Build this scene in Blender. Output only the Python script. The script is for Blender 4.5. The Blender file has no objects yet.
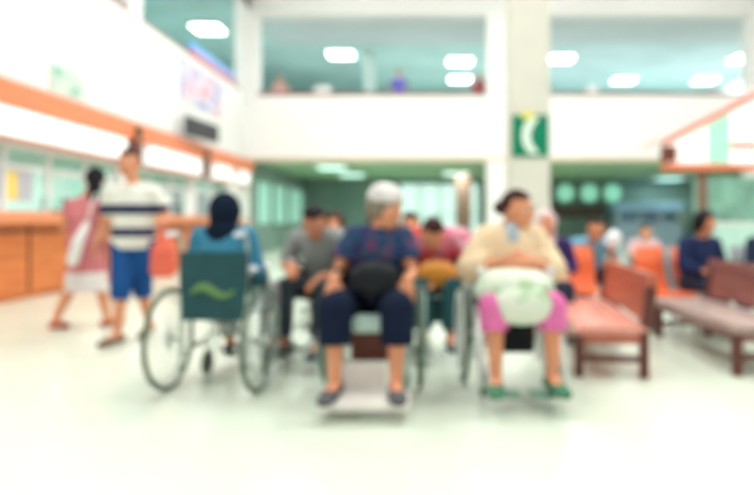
import bpy, math, random
from mathutils import Vector as V, Matrix as M
random.seed(7)
S = bpy.context.scene
COL = S.collection
PI = math.pi
R = math.radians
F = 620.0          # focal length in pixels of the 754-wide frame

# ------------------------------------------------------------------ materials
def mat(name, c, rough=.6, metal=0., var=.06, scale=8., emis=None, es=0., bump=0., spec=.3, coat=0.):
    m = bpy.data.materials.new(name); m.use_nodes = True
    nt = m.node_tree; b = nt.nodes['Principled BSDF']
    b.inputs['Roughness'].default_value = rough; b.inputs['Metallic'].default_value = metal
    b.inputs['Specular IOR Level'].default_value = spec
    b.inputs['Coat Weight'].default_value = coat
    tc = nt.nodes.new('ShaderNodeTexCoord'); nz = nt.nodes.new('ShaderNodeTexNoise')
    nz.inputs['Scale'].default_value = scale
    nt.links.new(tc.outputs['Object'], nz.inputs['Vector'])
    rp = nt.nodes.new('ShaderNodeValToRGB')
    rp.color_ramp.elements[0].position = .3; rp.color_ramp.elements[1].position = .7
    rp.color_ramp.elements[0].color = tuple(max(0, x*(1-var)) for x in c)+(1,)
    rp.color_ramp.elements[1].color = tuple(min(1, x*(1+var)) for x in c)+(1,)
    nt.links.new(nz.outputs['Fac'], rp.inputs['Fac'])
    nt.links.new(rp.outputs['Color'], b.inputs['Base Color'])
    if emis:
        b.inputs['Emission Color'].default_value = tuple(emis)+(1,); b.inputs['Emission Strength'].default_value = es
    if bump:
        bp = nt.nodes.new('ShaderNodeBump'); bp.inputs['Strength'].default_value = bump
        nt.links.new(nz.outputs['Fac'], bp.inputs['Height']); nt.links.new(bp.outputs['Normal'], b.inputs['Normal'])
    return m

def bands(name, base, rows, axis='Z', rough=.8):
    """flat colour with coloured bands: rows = [(start, colour)...] along object axis"""
    m = mat(name, base, rough); nt = m.node_tree; b = nt.nodes['Principled BSDF']
    tc = nt.nodes.new('ShaderNodeTexCoord'); sp = nt.nodes.new('ShaderNodeSeparateXYZ')
    nt.links.new(tc.outputs['Object'], sp.inputs[0])
    mr = nt.nodes.new('ShaderNodeMapRange'); mr.inputs['From Min'].default_value = 0; mr.inputs['From Max'].default_value = 2
    nt.links.new(sp.outputs[axis], mr.inputs['Value'])
    rp = nt.nodes.new('ShaderNodeValToRGB'); cr = rp.color_ramp; cr.interpolation = 'CONSTANT'
    cr.elements[0].position = 0; cr.elements[0].color = tuple(rows[0][1])+(1,)
    cr.elements[1].position = rows[1][0]/2; cr.elements[1].color = tuple(rows[1][1])+(1,)
    for z, c in rows[2:]:
        e = cr.elements.new(z/2); e.color = tuple(c)+(1,)
    nt.links.new(mr.outputs[0], rp.inputs['Fac']); nt.links.new(rp.outputs['Color'], b.inputs['Base Color'])
    return m

def blotch(name, base, c1, c2, scale=3., lo=.5, hi=.62, rough=.8):
    m = mat(name, base, rough); nt = m.node_tree; b = nt.nodes['Principled BSDF']
    tc = nt.nodes.new('ShaderNodeTexCoord'); n = nt.nodes.new('ShaderNodeTexNoise'); n.inputs['Scale'].default_value = scale
    nt.links.new(tc.outputs['Object'], n.inputs['Vector'])
    rp = nt.nodes.new('ShaderNodeValToRGB'); cr = rp.color_ramp
    cr.elements[0].position = 1-hi; cr.elements[0].color = tuple(c1)+(1,)
    cr.elements[1].position = lo-.03; cr.elements[1].color = tuple(base)+(1,)
    e = cr.elements.new(lo+.03); e.color = tuple(base)+(1,)
    e = cr.elements.new(hi); e.color = tuple(c2)+(1,)
    nt.links.new(n.outputs['Fac'], rp.inputs['Fac']); nt.links.new(rp.outputs['Color'], b.inputs['Base Color'])
    return m

def wood(name, a, c, scale=2., rough=.35, axis=(1, 8, 8)):
    m = mat(name, a, rough); nt = m.node_tree; b = nt.nodes['Principled BSDF']
    tc = nt.nodes.new('ShaderNodeTexCoord'); mp = nt.nodes.new('ShaderNodeMapping'); mp.inputs['Scale'].default_value = axis
    n = nt.nodes.new('ShaderNodeTexNoise'); n.inputs['Scale'].default_value = scale; n.inputs['Detail'].default_value = 6
    nt.links.new(tc.outputs['Object'], mp.inputs[0]); nt.links.new(mp.outputs[0], n.inputs['Vector'])
    rp = nt.nodes.new('ShaderNodeValToRGB'); rp.color_ramp.elements[0].position = .35; rp.color_ramp.elements[1].position = .65
    rp.color_ramp.elements[0].color = tuple(a)+(1,); rp.color_ramp.elements[1].color = tuple(c)+(1,)
    nt.links.new(n.outputs['Fac'], rp.inputs['Fac']); nt.links.new(rp.outputs['Color'], b.inputs['Base Color'])
    return m

def glass(name, c, a=.2):
    m = bpy.data.materials.new(name); m.use_nodes = True; nt = m.node_tree; nt.nodes.clear()
    o = nt.nodes.new('ShaderNodeOutputMaterial'); mx = nt.nodes.new('ShaderNodeMixShader')
    t = nt.nodes.new('ShaderNodeBsdfTransparent'); g = nt.nodes.new('ShaderNodeBsdfGlossy')
    t.inputs['Color'].default_value = tuple(c)+(1,); g.inputs['Roughness'].default_value = .05
    mx.inputs[0].default_value = a*.4
    nt.links.new(t.outputs[0], mx.inputs[1]); nt.links.new(g.outputs[0], mx.inputs[2]); nt.links.new(mx.outputs[0], o.inputs[0])
    return m

WHITE = mat('white_paint', (.84, .82, .80), .6, var=.015, scale=1.5)
PILLAR = mat('cream_pillar_paint', (.66, .63, .55), .6, var=.03, scale=2)
FLOOR = mat('polished_terrazzo', (.73, .79, .66), .24, var=.05, scale=1.2, coat=.0, spec=.5)
ORANGE = wood('orange_laminate', (.80, .20, .08), (.88, .27, .13), 1.5, .4)
COUNTERW = wood('orange_counter_wood', (.62, .16, .04), (.76, .23, .07), 1.5, .35, (8, 1, 8))
LIP = mat('counter_edge', (.80, .30, .14), .35)
TOP = mat('pale_counter_top', (.80, .60, .50), .3)
CEILW = mat('ceiling_white', (.85, .85, .84), .8, var=.01)
GREYC = mat('grey_ceiling', (.60, .66, .66), .8, var=.04, scale=.7)
TEALC = mat('teal_ceiling', (.52, .71, .69), .7, var=.12, scale=.5)
OLIVE = mat('olive_green_ceiling', (.34, .48, .32), .8, var=.08, scale=.6)
TEALW = mat('teal_wall', (.20, .50, .46), .7, var=.15, scale=.6)
DKTEAL = mat('dark_green_wall', (.22, .31, .28), .7, var=.2, scale=.7)
MINTW = mat('mint_wall', (.72, .86, .80), .7, var=.05, scale=1)
MINT = mat('mint_panel', (.46, .66, .60), .5, var=.15, scale=2)
SLAB = mat('concrete_slab', (.6, .6, .58), .9)
LITMINT = mat('lit_mint_glazing', (.6, .85, .8), .4, emis=(.74, .90, .86), es=.95)
LITGREEN = mat('lit_green_lamp', (.4, .8, .6), .4, emis=(.32, .80, .58), es=.62)
LAMP = mat('lamp_diffuser', (1, 1, 1), .4, emis=(.93, 1, 1), es=9)
LAMPD = mat('dim_lamp_diffuser', (.8, 1, .95), .4, emis=(.6, 1, .9), es=2.2)
LITWHITE = mat('lit_white_sign', (1, 1, 1), .4, emis=(1, .99, .97), es=.5)
LITPINK = mat('lit_pink_sign', (1, .85, .8), .4, emis=(1, .84, .78), es=.6)
BROWN = mat('dark_red_brown', (.16, .045, .03), .4)
RAIL = mat('red_brown_rail', (.30, .10, .08), .4)
BLACK = mat('black_plastic', (.03, .03, .035), .4)
DARKG = mat('dark_grey_plastic', (.09, .09, .10), .4)
GLASS = glass('mint_glass', (.92, .98, .96))
STEEL = mat('steel_tube', (.55, .62, .58), .3, metal=.8)
GSTEEL = mat('green_grey_tube', (.42, .60, .52), .35, metal=.3)
WSTEEL = mat('white_tube', (.80, .84, .80), .35)
RUBBER = mat('grey_rubber_tyre', (.13, .14, .13), .7)
TIREG = mat('sage_tyre', (.13, .18, .13), .6)
TEALV = mat('teal_vinyl', (.015, .075, .085), .45, var=.15)
BLKV = mat('black_vinyl', (.012, .015, .018), .55, spec=.15)
PAD = mat('white_arm_pad', (.85, .84, .88), .5)
REDW = wood('red_brown_bench_wood', (.42, .10, .06), (.54, .16, .10), 2, .28, (8, 1, 8))
REDL = wood('red_brown_seat_sheen', (.82, .33, .25), (.88, .44, .36), 2, .25, (8, 1, 8))  # shine on the seat painted in as a paler, pinker wood
DKW = wood('plum_bench_wood', (.20, .08, .07), (.30, .13, .11), 2, .3, (8, 1, 8))
DKL = wood('grey_brown_bench_seat', (.42, .30, .27), (.55, .42, .38), 2, .28, (8, 1, 8))
LEGW = mat('dark_bench_leg', (.13, .04, .03), .4)
ORP = mat('orange_plastic', (.82, .14, .04), .35)
GRY = mat('grey_plastic', (.3, .32, .33), .4)
SKIN = mat('tan_skin', (.74, .31, .17), .55, var=.06, scale=12)
SKINB = mat('brown_skin', (.60, .24, .13), .55, var=.06, scale=12)
SKINL = mat('light_skin', (.80, .46, .34), .55, var=.06, scale=12)
HAIRK = mat('black_hair', (.010, .010, .012), .6, var=.3, scale=40, spec=.15)
HAIRR = mat('dark_brown_hair', (.05, .016, .013), .6, var=.3, scale=40, spec=.15)
HAIRW = mat('grey_white_hair', (.72, .68, .66), .6, var=.2, scale=30)
HAIRG = mat('grizzled_hair', (.22, .19, .14), .6, var=.3, scale=30)
EYEW = mat('eye_white', (.85, .82, .8), .3)
IRIS = mat('dark_iris', (.03, .015, .01), .2)
LIPS = mat('lips', (.55, .16, .13), .5)

# ------------------------------------------------------------------ mesh builder
def basis(d, ref=V((1, 0, 0))):
    d = d.normalized(); x = ref - d*ref.dot(d)
    if x.length < 1e-4:
        ref = V((0, 1, 0)); x = ref - d*ref.dot(d)
    x.normalize(); return x, d.cross(x), d

class MB:
    def __init__(s): s.v = []; s.f = []; s.sm = []
    def add(s, vs, fs, smooth=True):
        o = len(s.v); s.v += [V(p) for p in vs]; s.f += [tuple(i+o for i in f) for f in fs]; s.sm += [smooth]*len(fs); return s
    def box(s, x0, x1, y0, y1, z0, z1, mtx=None):
        p = [V((x, y, z)) for z in (z0, z1) for y in (y0, y1) for x in (x0, x1)]
        if mtx: p = [mtx @ q for q in p]
        return s.add(p, [(0, 2, 3, 1), (4, 5, 7, 6), (0, 1, 5, 4), (2, 6, 7, 3), (0, 4, 6, 2), (1, 3, 7, 5)], False)
    def tube(s, pts, r, n=12, ref=V((1, 0, 0)), closed=False, smooth=True):
        pts = [V(p) for p in pts]; k = len(pts)
        rr = [r]*k if not isinstance(r, (list, tuple)) else list(r)
        rr = [(q, q) if not isinstance(q, (list, tuple)) else q for q in rr]
        vs = []; fs = []
        for i, p in enumerate(pts):
            a = pts[(i-1) % k] if (closed or i) else p; b = pts[(i+1) % k] if (closed or i < k-1) else p
            x, y, d = basis(b-a, ref)
            for j in range(n):
                t = 2*PI*j/n; vs.append(p + x*rr[i][0]*math.cos(t) + y*rr[i][1]*math.sin(t))
        m = k if closed else k-1
        for i in range(m):
            for j in range(n):
                a = i*n+j; b = i*n+(j+1) % n; c = ((i+1) % k)*n+(j+1) % n; d = ((i+1) % k)*n+j
                fs.append((a, b, c, d))
        if not closed:
            fs.append(tuple(reversed(range(n)))); fs.append(tuple((k-1)*n+j for j in range(n)))
        return s.add(vs, fs, smooth)
    def ell(s, c, r, m=None, n=16, k=10, fn=None):
        c = V(c); m = m or M.Identity(3)
        if not isinstance(r, (tuple, list)): r = (r, r, r)
        vs = []; fs = []
        for i in range(1, k):
            t = PI*i/k
            for j in range(n):
                u = 2*PI*j/n; d = V((math.sin(t)*math.cos(u), math.sin(t)*math.sin(u), math.cos(t)))
                q = fn(d) if fn else 1
                vs.append(c + m @ V((d.x*r[0]*q, d.y*r[1]*q, d.z*r[2]*q)))
        a = len(vs)
        vs.append(c + m @ V((0, 0, r[2]*(fn(V((0, 0, 1))) if fn else 1)))); vs.append(c + m @ V((0, 0, -r[2]*(fn(V((0, 0, -1))) if fn else 1))))
        for j in range(n):
            fs.append((a, j, (j+1) % n)); fs.append((a+1, (k-2)*n+(j+1) % n, (k-2)*n+j))
        for i in range(k-2):
            for j in range(n):
                fs.append((i*n+j, (i+1)*n+j, (i+1)*n+(j+1) % n, i*n+(j+1) % n))
        return s.add(vs, fs)
    def ring(s, c, rad, r, axis='X', n=40, k=8):
        c = V(c); pts = []
        for i in range(n):
            t = 2*PI*i/n
            pts.append(c + (V((0, math.cos(t), math.sin(t))) if axis == 'X' else V((math.cos(t), 0, math.sin(t))) if axis == 'Y' else V((math.cos(t), math.sin(t), 0)))*rad)
        return s.tube(pts, r, k, {'X': V((1, 0, 0)), 'Y': V((0, 1, 0)), 'Z': V((0, 0, 1))}[axis], True)
    def prism(s, poly, y0, y1):           # polygon in xz extruded along y
        n = len(poly); vs = [V((x, y0, z)) for x, z in poly] + [V((x, y1, z)) for x, z in poly]
        fs = [tuple(range(n)), tuple(reversed(range(n, 2*n)))] + [(i, i+n, (i+1) % n+n, (i+1) % n) for i in range(n)]
        return s.add(vs, fs, False)
    def mesh(s, name):
        me = bpy.data.meshes.new(name); me.from_pydata([tuple(p) for p in s.v], [], s.f)
        me.polygons.foreach_set('use_smooth', s.sm); me.update(); return me
    def build(s, name, m, parent=None, bevel=0, label=None):
        o = bpy.data.objects.new(name, s.mesh(name)); COL.objects.link(o); o.data.materials.append(m)
        if parent: o.parent = parent
        if bevel:
            b = o.modifiers.new('bevel', 'BEVEL'); b.width = bevel; b.segments = 2; b.limit_method = 'ANGLE'
        if label: o['label'] = label
        return o
    def remesh(s, name, m, parent=None, vox=.01, it=3, label=None):
        o = bpy.data.objects.new(name, s.mesh(name)); COL.objects.link(o)
        rm = o.modifiers.new('r', 'REMESH'); rm.mode = 'VOXEL'; rm.voxel_size = vox; rm.use_smooth_shade = True
        if it:
            sm = o.modifiers.new('s', 'SMOOTH'); sm.factor = .5; sm.iterations = it
        dg = bpy.context.evaluated_depsgraph_get(); dg.update()
        me = bpy.data.meshes.new_from_object(o.evaluated_get(dg)); o.modifiers.clear()
        old = o.data; o.data = me; bpy.data.meshes.remove(old); me.name = name
        me.materials.clear(); me.materials.append(m)
        me.polygons.foreach_set('use_smooth', [True]*len(me.polygons))
        if parent: o.parent = parent
        if label: o['label'] = label
        return o

def thing(name, label, cat, loc=(0, 0, 0), rz=0, group=None):
    o = bpy.data.objects.new(name, None); COL.objects.link(o); o.empty_display_size = .1
    o.location = loc; o.rotation_euler = (0, 0, R(rz)); o['label'] = label; o['category'] = cat
    if group: o['group'] = group
    return o
def tag(o, label, cat, group=None):
    o['label'] = label; o['category'] = cat
    if group: o['group'] = group
    return o
def struct(name, mb, m, parent=None, label=None, cat=None):
    o = mb.build(name, m, parent)
    if not parent: o['kind'] = 'structure'
    return o
def B(*a): return MB().box(*a)

# ------------------------------------------------------------------ camera
cd = bpy.data.cameras.new('camera'); cam = bpy.data.objects.new('camera', cd); COL.objects.link(cam)
S.camera = cam; cam.location = (0, 0, 1.0); cam.rotation_euler = (PI/2, 0, 0)
cd.sensor_width = 36; cd.lens = 36*F/754
cd.shift_x = -(430-377)/754; cd.shift_y = -(247.5-222)/754
cd.dof.use_dof = True; cd.dof.focus_distance = .6; cd.dof.aperture_fstop = 2.6
cd.clip_start = .05

# ------------------------------------------------------------------ setting
XL = -5.5; YB = 18.9; XR = 14.0
struct('floor', B(-10.2, XR+.2, -4, 31.4, -.2, 0), FLOOR)
struct('ceiling', B(-5.7, XR+.2, -4, YB+.6, 8.6, 8.75), CEILW)
# left wall with the counter windows
w = MB(); w.box(XL-.2, XL, -4, YB, 0, 1.1); w.box(XL-.2, XL, -4, YB, 2.05, 4.82)
wins = [(5.2, 7.0), (7.15, 11.0), (11.3, 14.3), (14.6, 17.0)]
ys = [-4]+[q for a in wins for q in a]+[YB]
for i in range(0, len(ys), 2): w.box(XL-.2, XL, ys[i], ys[i+1], 1.1, 2.05)
w.box(XL-.2, XL, -4, 3.0, 4.82, 8.6)
for a, b in ((3.0, 3.6), (6.2, 6.8), (11.33, 11.85), (18.05, YB)):
    w.box(XL-.2, XL, a, b, 4.82, 8.6)
w.box(XL-.2, XL, 3, YB, 7.5, 8.6)
struct('wall_left', w, WHITE)
# inside of counter rooms
struct('wall_office', MB().box(-8.8, -8.6, -4, YB, 0, 3.0), MINTW)
struct('ceiling_office', MB().box(-8.8, XL-.2, -4, YB, 2.6, 2.7), CEILW)
for i, (a, b) in enumerate(wins):
    fr = MB(); n = max(2, round((b-a)/1.0))
    for k in range(n+1):
        y = a+(b-a)*k/n; fr.box(XL-.14, XL-.06, y-.03, y+.03, 1.1, 2.05)
    fr.box(XL-.14, XL-.06, a, b, 1.1, 1.15); fr.box(XL-.14, XL-.06, a, b, 1.72, 1.78); fr.box(XL-.14, XL-.06, a, b, 2.0, 2.05)
    o = struct('window_%d' % (i+1), fr, WHITE)
    g = B(XL-.11, XL-.10, a, b, 1.1, 2.05).build('window_pane', GLASS, o)
    B(XL-.125, XL-.112, a+.05, b-.05, 1.79, 1.99).build('header_panel', MINT, o, label='green header panel')
# back facade
w = MB(); w.box(XL, XR, YB, YB+.5, 2.89, 4.85)
w.box(XL, XR, YB, YB+.5, 7.34, 8.6)
struct('wall_back', w, WHITE)
for i, (a, b) in enumerate(((XL-.2, -5.26), (1.74, 2.75), (9.75, 10.4))):
    struct('trim_%d' % (i+1), MB().box(a, b, YB-.02, YB+.52, 4.85, 7.34).box(a, b if i else b-.22, YB-.02, YB+.52, 0 if i else 2.83, 2.89), WHITE)
struct('trim_4', MB().box(XL, XR, YB-.03, YB+.02, 2.86, 2.95), mat('tan_edge', (.66, .48, .32), .6))
# sill rails
struct('trim_5', MB().box(-5.26, 1.74, YB+.1, YB+.35, 4.85, 4.97).box(2.75, 9.75, YB+.1, YB+.35, 4.85, 4.97), RAIL)
struct('trim_6', MB().box(XL-.17, XL+.0, 3.6, 11.33, 4.82, 4.90).box(XL-.17, XL+.0, 11.85, 18.05, 4.82, 4.88), RAIL)
# mezzanine slab, ceilings, back rooms
w = MB(); w.box(-10.2, XR+.2, YB+.5, 31.4, 2.95, 4.25); w.box(-10.2, XL-.2, -4, YB+.5, 3.0, 4.25)
struct('floor_mezzanine', w, SLAB)
struct('ceiling_lower', B(-5.7, XR, YB+.5, 31, 2.90, 2.95), OLIVE)
struct('ceiling_gallery_blue', B(3.5, XR+.2, 23.0, 31.4, 7.6, 7.7), mat('pale_blue_ceiling', (.60, .74, .77), .7, var=.1, scale=.5))
struct('trim_9', B(-2.55, -2.15, 24.0, 24.4, 4.25, 7.6), mat('pale_mint_column', (.72, .84, .81), .6))
struct('ceiling_gallery', MB().box(-10.2, 3.5, 23.0, 31.4, 7.6, 7.7).box(-10.2, XL-.2, 3, 23.0, 7.6, 7.7), TEALC)
struct('ceiling_gallery_grey', B(XL-.2, XR+.2, YB+.5, 23.0, 7.6, 7.7), GREYC)
struct('wall_gallery_back', B(-10.2, XR+.2, 31.2, 31.4, 4.25, 7.6), TEALW)
struct('wall_gallery_left', B(-10.2, -10, -4, 31.4, 4.25, 7.6), TEALW)
struct('wall_right', B(XR, XR+.2, -4, 31.4, 0, 8.6), WHITE)
w = MB(); w.box(XL-.2, XR, 28, 28.2, 0, 2.95)
struct('wall_lower_back', w, DKTEAL)
struct('wall_lower_left', B(XL-.2, XL, YB, 28, 0, 2.95), mat('grey_green_wall', (.22, .28, .25), .7, var=.2, scale=.8))
# lit glazing of lower left corridor wall
for i, (a, b) in enumerate(((19.6, 21.2), (21.7, 23.4), (24.0, 26.6))):
    fr = MB()
    for y in (a, (a+b)/2, b): fr.box(XL, XL+.06, y-.05, y+.05, .9, 2.35)
    fr.box(XL, XL+.06, a, b, .85, .95); fr.box(XL, XL+.06, a, b, 2.3, 2.4)
    o = struct('window_%d' % (i+5), fr, DKTEAL)
    B(XL+.01, XL+.03, a, b, .95, 2.3).build('window_pane', mat('lit_teal_pane%d' % i, (.4, .7, .6), .3, emis=(.36, .62, .52), es=.55), o)
# lit mint glazing at the back centre
fr = MB(); x0, x1 = -1.35, 2.2
for k in range(5):
    x = x0+(x1-x0)*k/4; fr.box(x-.04, x+.04, 27.9, 28, .2, 2.75)
fr.box(x0, x1, 27.9, 28, .15, .25); fr.box(x0, x1, 27.9, 28, 2.68, 2.76); fr.box(x0, x1, 27.92, 28, 1.3, 1.36)
o = struct('window_8', fr, MINT); B(x0, x1, 27.94, 27.97, .2, 2.7).build('window_pane', LITMINT, o)
struct('trim_7', B(1.0, 1.6, 24.0, 24.5, 0, 2.9), mat('brown_pier', (.30, .17, .13), .6))

# pillar with the green sign
yp = 9.4; px = yp/F
p0, p1 = (510-430)*px, (550-430)*px
struct('trim_8', B(p0, p1, yp, yp+.6, 0, 8.6), PILLAR)
t = thing('telephone_sign', 'green square sign with a white handset mark and yellow tab on the cream pillar', 'sign', ((530-430)*px, yp, 0))
zc = 1+(222-136)*px
GREEN = mat('sign_green', (.0, .20, .10), .4); SW = mat('sign_white', (.78, .88, .78), .5); YEL = mat('sign_yellow', (.80, .72, .12), .5)
B(-.275, .275, -.03, 0, zc-.315, zc+.315).build('sign_panel', GREEN, t, .005)
mk = MB(); pts = []
for i in range(15):
    u = -1+2*i/14; pts.append((-.07+.12*u*u+.01, zc+.27*u))
poly = [(x-.065-.01*abs(u), z) for (x, z), u in zip(pts, [-1+2*i/14 for i in range(15)])]
inn = [(x+.055+.02*abs(2*i/14-1), z) for i, (x, z) in enumerate(pts)]
for i in range(14):
    mk.prism([poly[i], inn[i], inn[i+1], poly[i+1]], -.036, -.0305)
mk.build('handset_mark', SW, t)
B(-.13, .06, -.045, -.031, zc+.26, zc+.36).build('yellow_tab', YEL, t, label='yellow tab')

# orange band + boards on left wall
B(XL+.002, XL+.12, 4.0, YB-.02, 2.51, 2.83).build('fascia_band', ORANGE)
tag(bpy.data.objects['fascia_band'], 'long orange laminate band running along the left wall above the white boards', 'fascia')
bds = [(5.4, 6.9), (7.0, 7.95+.95), (8.95, 11.0), (11.9, 14.6), (15.65, 16.8), (17.7, 18.5)]
desc = ['white lit counter board cut by the left edge of the photo', 'long white lit board left of the red dress walker, under the orange band', 'white lit board with its right end above the red dress walker', 'white lit board just right of the striped shirt walker',
        'short white lit board above the wheelchair user in the dark scarf', 'smallest white lit board, nearest the far corner']
for (a, b), d in zip(bds, desc):
    t = thing('lit_sign_board', d, 'sign board', (XL, a, 2.07), 0, 'white boards over the counter windows')
    B(0, .14, .02, b-a-.02, .03, .40).build('board_face', LITWHITE, t, .01)
    B(0, .16, 0, b-a, -.02, .025).build('bottom_edge', mat('pink_brown_edge', (.55, .22, .15), .5), t)
for y, d in ((11.4, 'dark red brown wall bracket above the striped shirt walker'), (14.95, 'dark wall bracket between the two short white boards')):
    t = thing('wall_bracket', d, 'bracket', (XL, y, 2.1), 0)
    B(0, .15, -.16, .16, -.05, .40).build('bracket_plate', BROWN, t, .01); B(.0, .2, -.1, .1, .45, .65).build('speaker_box', mat('brown_box', (.14, .10, .06), .5), t, .02)
# counter
t = thing('service_counter', 'long orange wood service counter along the left wall', 'counter', (XL, 0, 0))
c = MB(); c.box(.001, .26, 4.2, 17.5, .08, 1.0); c.box(.001, .22, 4.2, 17.5, 0, .08); c.build('counter_front', COUNTERW, t)
c = MB()
for k in range(14): c.box(.26, .275, 4.2+k*.97, 4.2+k*.97+.03, .08, .96)
c.box(.26, .28, 4.2, 17.5, .86, .89); c.build('panel_moulding', BROWN, t)
B(.001, .42, 4.15, 17.55, 1.0, 1.06).build('counter_top', TOP, t, .01)
B(.40, .44, 4.15, 17.55, .99, 1.07).build('top_edge', LIP, t)
B(.001, .06, 4.2, 17.5, 1.06, 1.14).build('back_ledge', LIP, t)
# things behind counter
t = thing('notice_poster', 'yellow notice with a grey frame in the left counter window', 'poster', (XL-.09, 7.95, 1.3))
B(0, .015, 0, .75, -.02, .42).build('backing_board', mat('grey_board', (.5, .5, .55), .6), t)
B(.015, .022, .14, .42, .0, .38).build('yellow_sheet', mat('yellow_sheet', (.92, .66, .16), .6), t)
for y, z, h, d in ((9.6, 1.3, .35, 'small green notice in the counter window beside the red dress walker'), (9.0, 1.18, .2, 'pale teal notice low in the counter window')):
    tag(B(XL-.09, XL-.075, y, y+.4, z, z+h).build('notice_poster', mat('green_sheet', (.35, .68, .58), .6)), d, 'poster')
for i, y in enumerate((8.6, 10.4, 12.6, 15.6)):
    t = thing('desk_monitor', ['computer monitor behind the yellow notice window', 'computer monitor behind the green notice window', 'computer monitor behind the counter window right of the striped shirt walker', 'computer monitor behind the farthest counter window'][i], 'monitor', (XL-.8, y, .97), 80)
    B(-.25, .25, -.02, .02, .12, .45).build('screen_housing', DARKG, t, .01); B(-.04, .04, -.015, .015, .01, .13).build('stand', DARKG, t); B(-.12, .12, -.08, .08, 0, .012).build('foot', DARKG, t)
t = thing('office_desk', 'white work desk behind the counter windows', 'desk', (XL-.45, 5, 0))
B(-.7, .15, 0, 12.5, .93, .97).build('desk_top', WHITE, t)
for y in (.1, 3, 6, 9, 12.2): B(-.65, .1, y, y+.04, 0, .93).build('desk_panel', WHITE, t)
# poster, banner, tv on the upper left wall
t = thing('wall_poster', 'small pale green framed poster high on the left wall', 'poster', (XL, 8.95, 2.86))
B(0, .03, 0, .85, 0, .48).build('poster_frame', mat('pale_grey_frame', (.68, .72, .68), .5), t)
B(.03, .035, .05, .80, .05, .42).build('poster_sheet', blotch('pale_green_sheet', (.56, .66, .58), (.26, .52, .42), (.66, .74, .66), 4), t)
tag(B(XL, XL+.015, 13.6, 16.4, 3.72, 4.66).build('wall_banner', blotch('lilac_banner', (.72, .70, .76), (.36, .32, .62), (.74, .34, .46), 2.6, .5, .6)), 'white banner with faint lilac and pink print on the left wall', 'banner')
t = thing('wall_television', 'dark flat television mounted on the left wall under the banner', 'television', (XL+.32, 14.1, 2.88), 84)
B(-.78, .78, -.04, .03, 0, .42).build('screen_housing', DARKG, t, .01); B(-.75, .75, -.045, -.04, .03, .39).build('screen', BLACK, t)
B(-.05, .05, .03, .25, .15, .25).build('wall_mount', GRY, t)
t = thing('gallery_sign', 'blue sign board with a red lower edge on the left gallery sill', 'sign', (XL-.03, 14.2, 4.88))
B(0, .06, 0, 3.2, .08, .26).build('blue_board', mat('blue_board', (.10, .38, .85), .4), t); B(-.01, .07, 0, 3.2, 0, .09).build('red_edge', mat('red_edge', (.75, .10, .14), .4), t)

# lamps ------------------------------------------------------------
def area(x, y, z, sx, sy, e, c=(1, 1, 1), rx=0):
    l = bpy.data.lights.new('area', 'AREA'); l.shape = 'RECTANGLE'; l.size = sx; l.size_y = sy; l.energy = e; l.color = c
    o = bpy.data.objects.new('area_light', l); COL.objects.link(o); o.location = (x, y, z); o.rotation_euler = (rx, 0, 0); return o
def panel(x, y, z, sx, sy, label, m=LAMP, e=0, c=(1, 1, 1), group=None):
    t = thing('ceiling_light', label, 'ceiling light', (x, y, z), 0, group)
    fr = MB()
    for a, b, cc, d in ((-sx/2-.05, -sx/2, -sy/2-.05, sy/2+.05), (sx/2, sx/2+.05, -sy/2-.05, sy/2+.05), (-sx/2, sx/2, -sy/2-.05, -sy/2), (-sx/2, sx/2, sy/2, sy/2+.05)):
        fr.box(a, b, cc, d, -.08, 0)
    fr.build('light_frame', WHITE, t); B(-sx/2, sx/2, -sy/2, sy/2, -.07, -.01).build('diffuser', m, t)
    if e: area(x, y, z-.1, sx, sy, e, c)
for x in (-2.5, 2.5, 7.5):
    for y in (1.5, 6, 10.5, 15):
        panel(x, y, 8.6, 1.6, 1.6, 'unseen square ceiling light added to light the hall', LAMP, 120, group='added hall ceiling lights')  # panels on the unseen ceiling, added as top light
UL = [(341, 53, 'gallery ceiling light alone above the centre of the left opening'), (460, 60, 'upper of the two stacked gallery lights left of the pillar'), (460, 78, 'lower of the two stacked gallery lights left of the pillar'),
      (561, 57, 'gallery ceiling light touching the right side of the cream pillar'), (624, 79, 'gallery ceiling light in the middle of the right opening'), (705, 79, 'gallery ceiling light low in the right opening near its right end'), (744, 57, 'gallery ceiling light at the right edge of the photo'), (208, 27, 'gallery ceiling light seen through the left side opening')]
for x, y, d in UL:
    Y = F*6.6/(222-y); X = (x-430)/F*Y
    panel(X, Y, 7.6, .95, 1.0, d, LAMP, 150, (.9, 1, .97))
panel(-8, 12, 7.6, 1.1, 1.5, 'gallery ceiling light of the left side hidden from view', LAMP, 120, (.8, 1, .97))
for x, y, d in ((352, 173.5, 'lower ceiling light above the black haired man in grey'), (332, 166, 'lower ceiling light nearest the parapet, left of its neighbour'), (456, 172, 'bright lower ceiling light above the mint glazing')):
    Y = F*1.9/(222-y); X = (x-430)/F*Y
    panel(X, Y, 2.9, .9, 1.1, d, LAMPD if x != 456 else mat('mid_lamp', (.8, 1, 1), .4, emis=(.75, 1, .95), es=2), 60, (.8, 1, .9))
panel(10.2, 26.4, 2.9, 1.1, 1.3, 'lower ceiling light beside the kiosk corner', LAMPD, 40, (.8, 1, .9))
area(6, 23, 2.85, 3, 2, 70, (.8, 1, .88))  # added fill light under the mezzanine, without a fixture
for y in (7, 10, 13, 16): panel(-7.2, y, 2.6, .6, 1.4, 'ceiling light of the rooms behind the counter', LAMP, 28, group='office ceiling lights')
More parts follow.
